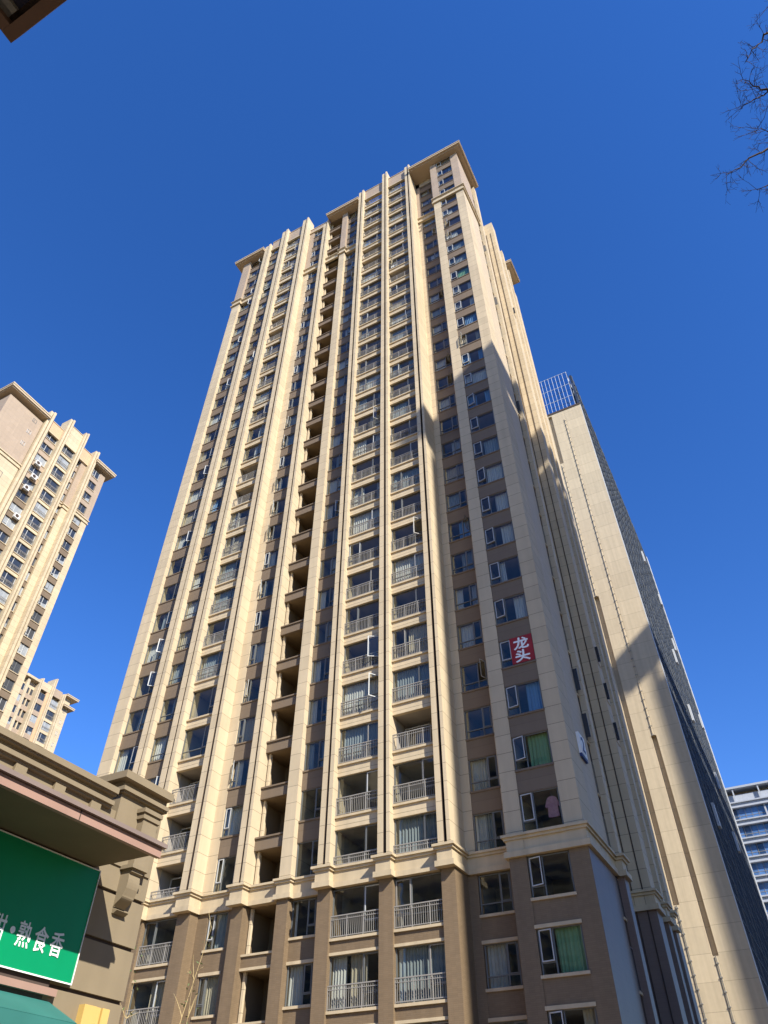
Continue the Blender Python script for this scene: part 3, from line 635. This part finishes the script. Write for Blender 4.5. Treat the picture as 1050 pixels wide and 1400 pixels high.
# ------------------------------------------------------------------ distant office block
M['ofwhite'] = surf('pale_panel', (0.39, 0.42, 0.47), 0.6, 0.3, stain=0.08)
M['ofglass'] = surf('blue_office_glass', (0.07, 0.15, 0.32), 0.10, 0.8, joint=4.3, jv=1.6, jdark=1.0, cells=1.3, var=0.35, stain=0, bump=0.05)
OF = empty('office_block', (0, 210, 0), 'distant white office block with bands of blue windows at the lower right edge', 'office block')
ob = MB(); ob.box(-24, 24, 200.6, 225, -ZG, 74.8, 'ofwhite'); FO = 4.27
for k in range(17):
    z = 71.55 - FO*k
    ob.box(-24, 24, 199.6, 200.8, z, z+0.9, 'ofwhite'); ob.box(-24, 24, 199.2, 200.8, z+0.9, z+1.2, 'ofwhite'); ob.box(-24, 24, 199.2, 200.8, z-0.25, z-0.002, 'ofwhite')
ob.box(-25, 25, 199.6, 226, 76.1, 76.6, 'ofwhite'); ob.box(-22, 22, 203, 222, 74.8, 76.1, 'core')
for x in range(-24, 25, 6): ob.box(x-0.15, x+0.15, 199.8, 200.3, 72.8, 76.1, 'ofwhite')
ob.build('wall', OF)
for k in range(17):
    z1 = 71.55 - 0.25 - FO*k; z0 = z1 - FO + 1.45
    for c in range(6):
        x0 = -24+8*c + (0.0 if k % 2 else 0.6)*0
        wd = MB().box(x0+0.2, x0+7.8, 200.2, 200.55, z0, z1, 'ofglass').box(x0-0.2, x0+0.2, 199.7, 200.6, z0, z1, 'ofwhite')
        for q in range(1, 5): wd.box(x0+0.2+q*1.52-0.04, x0+0.2+q*1.52+0.04, 200.12, 200.2, z0, z1, 'rail')
        wd.box(x0+0.2, x0+7.8, 200.14, 200.2, z0+0.9, z0+0.98, 'rail')
        if k*6+c < 100: wd.build('window', OF)

# ------------------------------------------------------------------ towers to the right of the view whose shadows cross the scene
hx, hy = math.sin(SUN_AZ), -math.cos(SUN_AZ); tl = math.tan(SUN_EL)
C1 = (-13.9 + 65*hx, 34.0 + 65*hy); H1 = 52.75 + tl*(C1[0] + 7.55)/hx
C2 = (-9.0 + 95*hx, 100 + 95*hy); H2 = 62.9 + tl*95
T1 = empty('apartment_tower', (52, 16, 0), 'cream apartment tower standing right of the view, casting its shadow over the main tower', 'apartment tower')
px, py = C1
a = MB(); a.box(px, px+21, py, py+37, -ZG, H1-5.2, 'creamtile'); a.build('wall', T1)
a = MB(); a.box(px, px+2.6, py-2, py+37, H1-2.6, H1, 'creamplain'); a.box(px+2.6, px+21, py, py+2, H1-2.6, H1, 'creamplain')
for y in (0.4, 9, 18, 27, 36): a.box(px+0.2, px+1.0, py+y, py+y+0.8, H1-5.2, H1-2.6, 'creamplain')
a.build('roof_frame', T1)
for i in range(1, 30):
    MB(lambda s, d, z: (px+d-0.05, py+s, z)).box(5, 32, 0, 0.04, i*3.0, i*3.0+1.6, 'gl0').build('window_band', T1)
T2 = empty('glass_tower', (96, 70, 0), 'very tall pale tower beyond the right edge, casting shade on the slab tower', 'tower')
T2.rotation_euler.z = R(-10); bpy.context.view_layer.update()
def rot(s, d, z):
    c, q = math.cos(R(-10)), math.sin(R(-10)); return (C2[0] + s*c - d*q, C2[1] + s*q + d*c, z)
def build_rot(mb, name):
    o = mb.build(name); o.parent = T2; o.matrix_parent_inverse = T2.matrix_world.inverted(); return o
a = MB(rot); a.box(0, 20, 0, 62, -ZG, H2-9.0, 'slab'); build_rot(a, 'wall')
a = MB(rot); a.box(-0.5, 3.0, -3.0, 62, H2-4.2, H2, 'creamplain')
for y in range(0, 60, 8): a.box(0.3, 1.0, y, y+0.7, H2-9.0, H2-4.2, 'creamplain')
build_rot(a, 'roof_frame')
for i in range(1, 40): build_rot(MB(rot).box(-0.04, 0, 2, 60, i*3.1, i*3.1+1.7, 'gl0'), 'window_band')

# unseen towers added behind the viewer for the lower windows to mirror
for n, (x0, lab) in enumerate(((-212, 'farthest left'), (-150, 'second from the left'), (-90, 'third from the left'), (-28, 'farthest right'))):
    OT = empty('apartment_tower', (x0+25, -122, 0), 'unseen cream tower added behind the viewer for the windows to mirror, %s of its row' % lab, 'apartment tower', 'towers added for reflections')
    hh = (88, 94, 91, 86)[n]
    o_ = MB(); o_.box(x0, x0+50, -130, -112, -ZG, hh, 'creamtile').box(x0-1, x0+51, -131, -111, hh, hh+0.6, 'creamplain')
    for k in (8, 17, 26, 35, 44): o_.box(x0+k-0.4, x0+k+0.4, -112, -111.4, -ZG, hh-0.5, 'cream')
    o_.build('wall', OT)
    for i in range(0, 29): MB().box(x0+2, x0+48, -111.99, -111.9, i*3.0, i*3.0+1.7, 'gl0').build('window_band', OT)

# ------------------------------------------------------------------ shop on the left
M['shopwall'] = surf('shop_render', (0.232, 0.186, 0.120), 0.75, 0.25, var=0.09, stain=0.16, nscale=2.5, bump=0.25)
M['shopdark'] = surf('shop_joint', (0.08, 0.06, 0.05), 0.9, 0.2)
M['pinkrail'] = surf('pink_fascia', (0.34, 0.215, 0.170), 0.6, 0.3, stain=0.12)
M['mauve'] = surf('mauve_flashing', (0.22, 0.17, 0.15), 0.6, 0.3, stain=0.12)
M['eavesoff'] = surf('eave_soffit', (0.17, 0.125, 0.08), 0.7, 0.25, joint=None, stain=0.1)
M['signgreen'] = surf('sign_green', (0.0, 0.25, 0.10), 0.4, 0.4, var=0.07, stain=0.08, bump=0.03)
M['teal'] = surf('teal_awning', (0.035, 0.165, 0.145), 0.6, 0.3, var=0.10, stain=0.15)
M['gold'] = surf('gold_paint', (0.60, 0.41, 0.13), 0.4, 0.5, stain=0.1, bump=0)
M['lampgold'] = M['gold']
SH = empty('shop_building', (-14, 5, 0), 'low tan shop building with deep eaves and stepped cornice at lower left', 'shop')
w = MB(side)
YL, YE, PX = -9.0, 10.05, 10.05
w.box(YL, YE-0.002, PX+0.6, PX+7, -ZG, 4.8, 'shopwall')
w.box(YL, 8.6, PX+0.1, PX+0.6, 2.35, 4.0, 'shopwall')
z = -ZG                                                    # far pier: blocks with recessed joints
for zj in (0.6, 1.40, 2.30, 3.03, 3.74):
    w.box(8.45, YE, PX, PX+0.6, z, zj-0.028, 'shopwall'); w.box(8.45, YE-0.02, PX+0.05, PX+0.6, zj-0.028, zj+0.028, 'shopdark'); z = zj+0.028
w.box(8.45, YE, PX, PX+0.6, z, 4.8, 'shopwall')
for y in (-8.9, -4.5, 0.2, 4.4): w.box(y, y+0.9, PX, PX+0.6, -ZG, 2.35, 'shopwall')
w.build('wall', SH)
sw = MB(side)
for y in (-8.0, -3.5, 1.2): sw.box(y, y+3.4, PX+0.3, PX+0.36, -ZG+0.1, 1.9, 'gl0').box(y+1.6, y+1.7, PX+0.24, PX+0.3, -ZG+0.1, 1.9, 'frame')
sw.box(5.4, 8.4, PX+0.3, PX+0.36, -ZG+0.1, 1.9, 'gl0'); sw.build('shop_window', SH)
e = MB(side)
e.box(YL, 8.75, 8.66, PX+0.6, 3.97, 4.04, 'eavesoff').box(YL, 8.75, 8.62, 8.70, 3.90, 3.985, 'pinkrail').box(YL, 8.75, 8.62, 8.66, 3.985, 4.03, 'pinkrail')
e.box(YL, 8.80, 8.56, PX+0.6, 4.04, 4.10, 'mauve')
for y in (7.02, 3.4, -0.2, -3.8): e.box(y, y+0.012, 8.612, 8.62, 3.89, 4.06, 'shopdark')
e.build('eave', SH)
c = MB(side)
c.box(YL, 8.97, 10.06, PX+0.8, 4.10, 4.95, 'shopwall')
k = 8.30
while k > YL: c.box(k, k+0.22, 10.0, 10.06, 4.10, 4.92, 'shopwall'); k -= 0.80
for a_, z0, z1 in ((9.99, 4.92, 4.96), (9.94, 4.96, 5.03), (10.02, 5.03, 5.12), (9.94, 5.12, 5.15), (9.90, 5.15, 5.25)): c.box(YL, 8.74, a_, PX+1.0, z0, z1, 'shopwall')
c.build('cornice', SH)
pb = MB(side)
pb.box(8.92, 10.0, 10.02, PX+2, 4.14, 5.26, 'shopwall')
for a_, z0, z1, y in ((0.07, 5.26, 5.29, 0.04), (0.11, 5.29, 5.36, 0.08), (0.03, 5.36, 5.47, 0.02), (0.17, 5.47, 5.60, 0.16)):
    pb.box(8.92-y, 10.0+min(y, 0.03), 10.02-a_, PX+2.2, z0, z1, 'shopwall')
pb.box(9.43, 9.80, 9.88, 10.02, 4.14, 4.96, 'shopwall').box(9.39, 9.82, 9.85, 10.02, 4.96, 5.03, 'shopwall').box(9.36, 9.83, 9.82, 10.02, 5.06, 5.13, 'shopwall').box(9.40, 9.81, 9.86, 10.02, 5.03, 5.06, 'shopwall')
pb.build('parapet', SH)
cb = MB(side)                                               # scrolled bracket on the pier
prof = [(0, 0), (-0.24, 0), (-0.24, -0.05), (-0.19, -0.07)] + [(-0.19-0.02*math.sin(t*math.pi/6), -0.07-0.045*t) for t in range(1, 6)] + [(-0.075-0.085*math.cos(t*0.36), -0.40-0.17*t/8) for t in range(0, 9)] + [(-0.11, -0.62), (-0.05, -0.66), (0, -0.66)]
cb.prism([(PX+p, 4.10+q) for p, q in prof], 9.36, 9.63, 'shopwall'); cb.box(9.31, 9.68, PX-0.29, PX, 4.10, 4.16, 'shopwall')
cb.build('bracket', SH)
lg = MB(side); lg.box(YL, 8.62, 9.96, PX+0.1, 2.16, 2.25, 'pinkrail').box(YL, 8.5, 10.03, PX+0.1, 2.25, 2.36, 'shopdark').box(YL, 8.44, 10.03, PX+0.3, 1.95, 2.16, 'shopdark'); lg.build('ledge', SH)
SB = tag(MB(side).box(2.2, 8.85, 9.985, PX-0.003, 2.36, 3.93, 'signgreen').build('shop_sign'), 'green shop sign with white characters under the eave of the tan shop', 'sign')
sf = MB(side); 
for (s0, s1, z0, z1) in ((2.2, 8.85, 2.345, 2.364), (2.2, 8.85, 3.925, 3.94), (8.847, 8.862, 2.345, 3.94)): sf.box(s0, s1, 9.973, 9.99, z0, z1, 'white')
sf.build('sign_frame', SB)
glyphs([('甜', 7.18, 2.655, 0.345, 9.982, 0.76), ('熟', 7.645, 2.655, 0.345, 9.982, 0.76), ('食', 7.955, 2.655, 0.345, 9.982, 0.76), ('香', 8.26, 2.655, 0.345, 9.982, 0.76)], side, 'white', 'lettering', SB, bold=0.011, ext=0.002)
dt = MB(side); dt.prism([(9.965, 0), (9.965, 0)], 0, 0, 'white') if False else None
dt.v += [side(7.565+0.045*math.cos(t*math.pi/8), 9.98, 2.80+0.045*math.sin(t*math.pi/8)) for t in range(16)]; dt.f.append(tuple(range(16))); dt.mi.append(dt.mid('white'))
dt.build('dot', SB)
AW = MB(side)
yR = 8.58
AW.hexa([(2.0, 9.38, 1.76), (yR, 9.38, 1.76), (yR, 10.05, 2.06), (2.0, 10.05, 2.06), (2.0, 9.36, 1.80), (yR, 9.36, 1.80), (yR, 10.05, 2.11), (2.0, 10.05, 2.11)], 'teal')
AW.box(2.0, yR, 9.34, 9.38, 1.45, 1.79, 'teal'); AW.quad([(yR, 9.38, 1.45), (yR, 10.05, 1.45), (yR, 10.05, 2.06), (yR, 9.38, 1.76)], 'teal')
tag(AW.build('awning'), 'teal fabric awning below the green shop sign', 'awning')
lm = MB(side); lx = 9.93
lm.box(9.17, 9.42, lx, PX, 0.9, 2.16, 'gold').box(9.44, 9.52, lx+0.02, PX, 0.9, 2.16, 'gold').box(9.54, 9.69, lx, PX, 0.9, 2.16, 'gold').box(9.13, 9.73, lx-0.03, PX-0.0, 0.78, 0.90, 'gold').box(9.42, 9.54, lx+0.05, PX-0.01, 0.9, 2.14, 'shopdark')
tag(lm.build('wall_lamp'), 'gold box lamp fixed to the pier beside the shop', 'wall lamp')
# dry climbing stems beside the pier
M['straw'] = surf('dry_stem', (0.55, 0.43, 0.22), 0.8, 0.2, bump=0)
M['leaf'] = surf('olive_leaf', (0.10, 0.13, 0.05), 0.7, 0.3, bump=0)
pv = MB(); rp = random.Random(4)
def stem(p0, p1, r, sag, n=8):
    pts = []
    for i in range(n+1):
        t = i/n; q = Vector(p0).lerp(Vector(p1), t); q += Vector((rp.uniform(-1, 1), rp.uniform(-1, 1), 0))*sag*t; pts.append(q)
    pv.tube(pts, [r*(1-0.7*i/n) for i in range(n+1)], 'straw', 5); return pts
PL = empty('dry_plant', (-10.4, 11.0, 0), 'thin dry climbing stems standing beside the far pier of the shop', 'plant')
st = [stem((-10.55, 11.0, -1.6), (-9.30, 11.0, 3.50), 0.011, 0.010), stem((-9.62, 11.0, -1.6), (-9.50, 11.0, 2.75), 0.006, 0.015), stem((-10.85, 11.0, -1.6), (-10.85, 11.0, 2.85), 0.009, 0.02)]
for pts in st:
    for _ in range(9):
        q = pts[rp.randint(4, 8)]; stem(q, q+Vector((rp.uniform(-0.2, 0.2), rp.uniform(-0.15, 0.15), rp.uniform(0.05, 0.35))), 0.005, 0.02, 3)
pv.build('stem', PL); lf = MB()
for pts in st:
    for _ in range(26):
        q = pts[rp.randint(5, 8)] + Vector((rp.gauss(0, 0.09), rp.gauss(0, 0.09), rp.gauss(-0.1, 0.25))); u = Vector((rp.gauss(0, 1), rp.gauss(0, 1), rp.gauss(0, 1))).normalized()*0.035; v = u.orthogonal().normalized()*0.014
        lf.quad([q-u, q+v, q+u, q-v], 'leaf')
lf.build('leaf', PL)

# ------------------------------------------------------------------ low building behind the viewer whose eave shows in the top left corner
M['bronze'] = surf('bronze_fascia', (0.17, 0.105, 0.075), 0.55, 0.4, stain=0.15)
M['panelgrey'] = surf('grey_soffit_panel', (0.22, 0.22, 0.21), 0.5, 0.4)
M['panelblue'] = surf('dark_soffit_panel', (0.045, 0.045, 0.075), 0.35, 0.5)
LB = empty('low_building', (2, -6, 0), 'nearby building whose dark eave corner juts in at the top left of the photo', 'building')
ev = MB(); Z = 10.0; x0 = -5.0
ev.box(x0, 12, -0.30, -0.16, Z, Z+0.30, 'bronze').box(x0, x0+0.14, -9, -0.301, Z+0.001, Z+0.30, 'bronze')
ev.box(x0+0.10, 12, -0.36, -0.301, Z+0.10, Z+0.3, 'groove')
ev.box(-4.77, -4.69, -9, -0.361, Z+0.03, Z+0.3, 'panelgrey'); ev.box(x0+0.14, -4.77, -9, -0.361, Z+0.08, Z+0.3, 'panelgrey'); ev.box(-4.69, 12, -9, -0.361, Z+0.10, Z+0.3, 'panelblue')
for x in (-2.4, 0, 2.4, 4.8, 7.2): ev.box(x-0.04, x+0.04, -9, -0.361, Z+0.03, Z+0.099, 'panelgrey')
ev.box(x0+0.05, 12, -9, -0.2, Z+0.301, Z+0.5, 'bronze'); ev.build('roof_eave', LB)
MB().box(-4.2, 11, -12, -2.6, -ZG, Z+0.08, 'shopwall').build('wall', LB)
for i in range(3):
    for x in (-3, 0, 3, 6):
        f = MB().box(x, x+2, -2.6, -2.52, i*3.3-0.4, i*3.3+1.5, 'frame').build('window', LB)
        MB().box(x+0.1, x+1.9, -2.52, -2.50, i*3.3-0.3, i*3.3+1.4, 'gl0').build('pane', f)

# ------------------------------------------------------------------ bare tree at the right
M['bark'] = surf('grey_bark', (0.055, 0.040, 0.035), 0.85, 0.2, var=0.3, nscale=8)
TR = empty('bare_tree', (5.0, 3.6, 0), 'bare leafless tree whose thin branches reach in at the upper right', 'tree')
tk = MB(); tg = MB(); rt = random.Random(21)
top = Vector((4.75, 3.5, 6.2))
tk.tube([(5.0, 3.6, -1.6), (4.97, 3.58, 0), (4.9, 3.55, 2), (4.85, 3.5, 4), tuple(top), (4.6, 3.4, 8.2), (4.5, 3.3, 9.6)], [0.17, 0.14, 0.125, 0.11, 0.085, 0.05, 0.015], 'bark', 10)
def grow(p, d, L, r, lev):
    """one twig with its side twigs"""
    n = 5; pts = [p]; q = p; dd = d.normalized()
    for i in range(n):
        dd = (dd + Vector((rt.gauss(0, .06), rt.gauss(0, .06), rt.gauss(0.0, .06)))).normalized(); q = q + dd*L/n; pts.append(q)
    (tk if lev == 0 else tg).tube(pts, [r*(1-0.72*i/n) for i in range(n+1)], 'bark', 6 if lev == 0 else 4)
    if lev >= 4: return
    k = (8, 5, 3, 2)[lev]
    for j in range(k):
        t = (0.45 if lev == 0 else 0.2)+(0.55 if lev == 0 else 0.8)*(j+rt.random())/k; i = min(n-1, int(t*n)); b_ = pts[i].lerp(pts[i+1], t*n-i)
        ax = dd.orthogonal().normalized(); ax.rotate(Matrix.Rotation(rt.random()*6.28, 3, dd)) if False else None
        ax = Matrix.Rotation(rt.random()*6.283, 3, dd) @ dd.orthogonal().normalized()
        nd = (dd*math.cos(0.75) + ax*math.sin(0.75+rt.gauss(0, .15)))
        grow(b_, nd, L*(0.15+0.12*rt.random() if lev == 0 else 0.42+0.2*rt.random())*(1-0.35*t), r*0.40, lev+1)
LIMBS = [([(4.80,3.50,5.2),(3.428,4.161,8.204),(2.572,3.972,7.532),(2.048,3.824,7.126),(1.80,3.756,6.955),(1.58,3.70,6.79)], .026),
 ([(4.72,3.47,6.0),(3.238,4.507,7.943),(2.544,3.873,7.608),(2.256,3.546,7.623),(2.133,3.425,7.601),(2.014,3.301,7.584)], .022),
 ([(2.544,3.873,7.608),(2.256,3.546,7.623),(2.092,3.502,7.512),(1.908,3.457,7.392)], .012),
 ([(4.6,3.4,7.6),(3.343,3.532,8.733),(2.891,3.345,8.398),(2.438,3.202,8.023),(2.271,3.208,7.864),(2.116,3.225,7.702)], .024),
 ([(4.85,3.52,4.8),(2.894,4.72,7.153),(2.167,4.333,6.723),(1.909,3.972,6.782),(1.793,3.931,6.692)], .020),
 ([(4.55,3.35,8.7),(3.536,3.304,9.177),(2.87,3.232,8.49),(2.56,3.087,8.328)], .016),
 ([(4.8,3.5,5.6),(2.821,4.397,7.41),(2.285,3.84,7.083),(2.037,3.616,7.023),(1.951,3.509,7.007)], .018)]
def twig(p, d, L, r, lev):
    n = 4; pts = [p]; q = p; dd = d.normalized()
    for i in range(n):
        dd = (dd + Vector((rt.gauss(0, .13), rt.gauss(0, .13), rt.gauss(0.03, .13)))).normalized(); q = q + dd*L/n; pts.append(q)
    tg.tube(pts, [max(r*(1-0.6*i/n), 0.0010) for i in range(n+1)], 'bark', 4)
    if lev < 2:
        for j in range((3, 2)[lev]):
            i = rt.randint(1, n-1); ax = Matrix.Rotation(rt.random()*6.283, 3, dd) @ dd.orthogonal().normalized()
            twig(pts[i], dd*math.cos(0.8)+ax*math.sin(0.8), L*(0.35+0.3*rt.random()), r*0.6, lev+1)
for pts, r in LIMBS:
    P = [Vector(p) for p in pts]; fine = []
    for i in range(len(P)-1):
        for k in range(4): fine.append(P[i].lerp(P[i+1], k/4) + Vector((rt.gauss(0, .012), rt.gauss(0, .012), rt.gauss(0, .012)))*(0 if k == 0 else 1))
    fine.append(P[-1]); nf = len(fine)
    tk.tube(fine, [max(r*(1-0.93*i/(nf-1)), 0.0022) for i in range(nf)], 'bark', 6)
    for i in range(4, nf-1):
        d = (fine[i+1]-fine[i]).normalized()
        for _ in range(1 + (i % 3 == 0)):
            ax = Matrix.Rotation(rt.random()*6.283, 3, d) @ d.orthogonal().normalized()
            twig(fine[i].lerp(fine[i+1], rt.random()), d*0.6+ax*0.8, 0.09+0.15*rt.random(), 0.0028, 0)
for src, dst, r in (((4.8, 3.5, 5.4), (6.6, 4.6, 8.2), 0.04), ((4.85, 3.5, 4.6), (6.2, 2.0, 7.6), 0.04), ((4.65, 3.45, 7.4), (4.4, 4.6, 9.6), 0.03), ((4.9, 3.53, 4.2), (5.6, 5.6, 7.8), 0.035)):
    a_, b_ = Vector(src), Vector(dst); grow(a_, b_-a_, (b_-a_).length, r, 0)
tk.build('trunk', TR); tg.build('crown', TR)
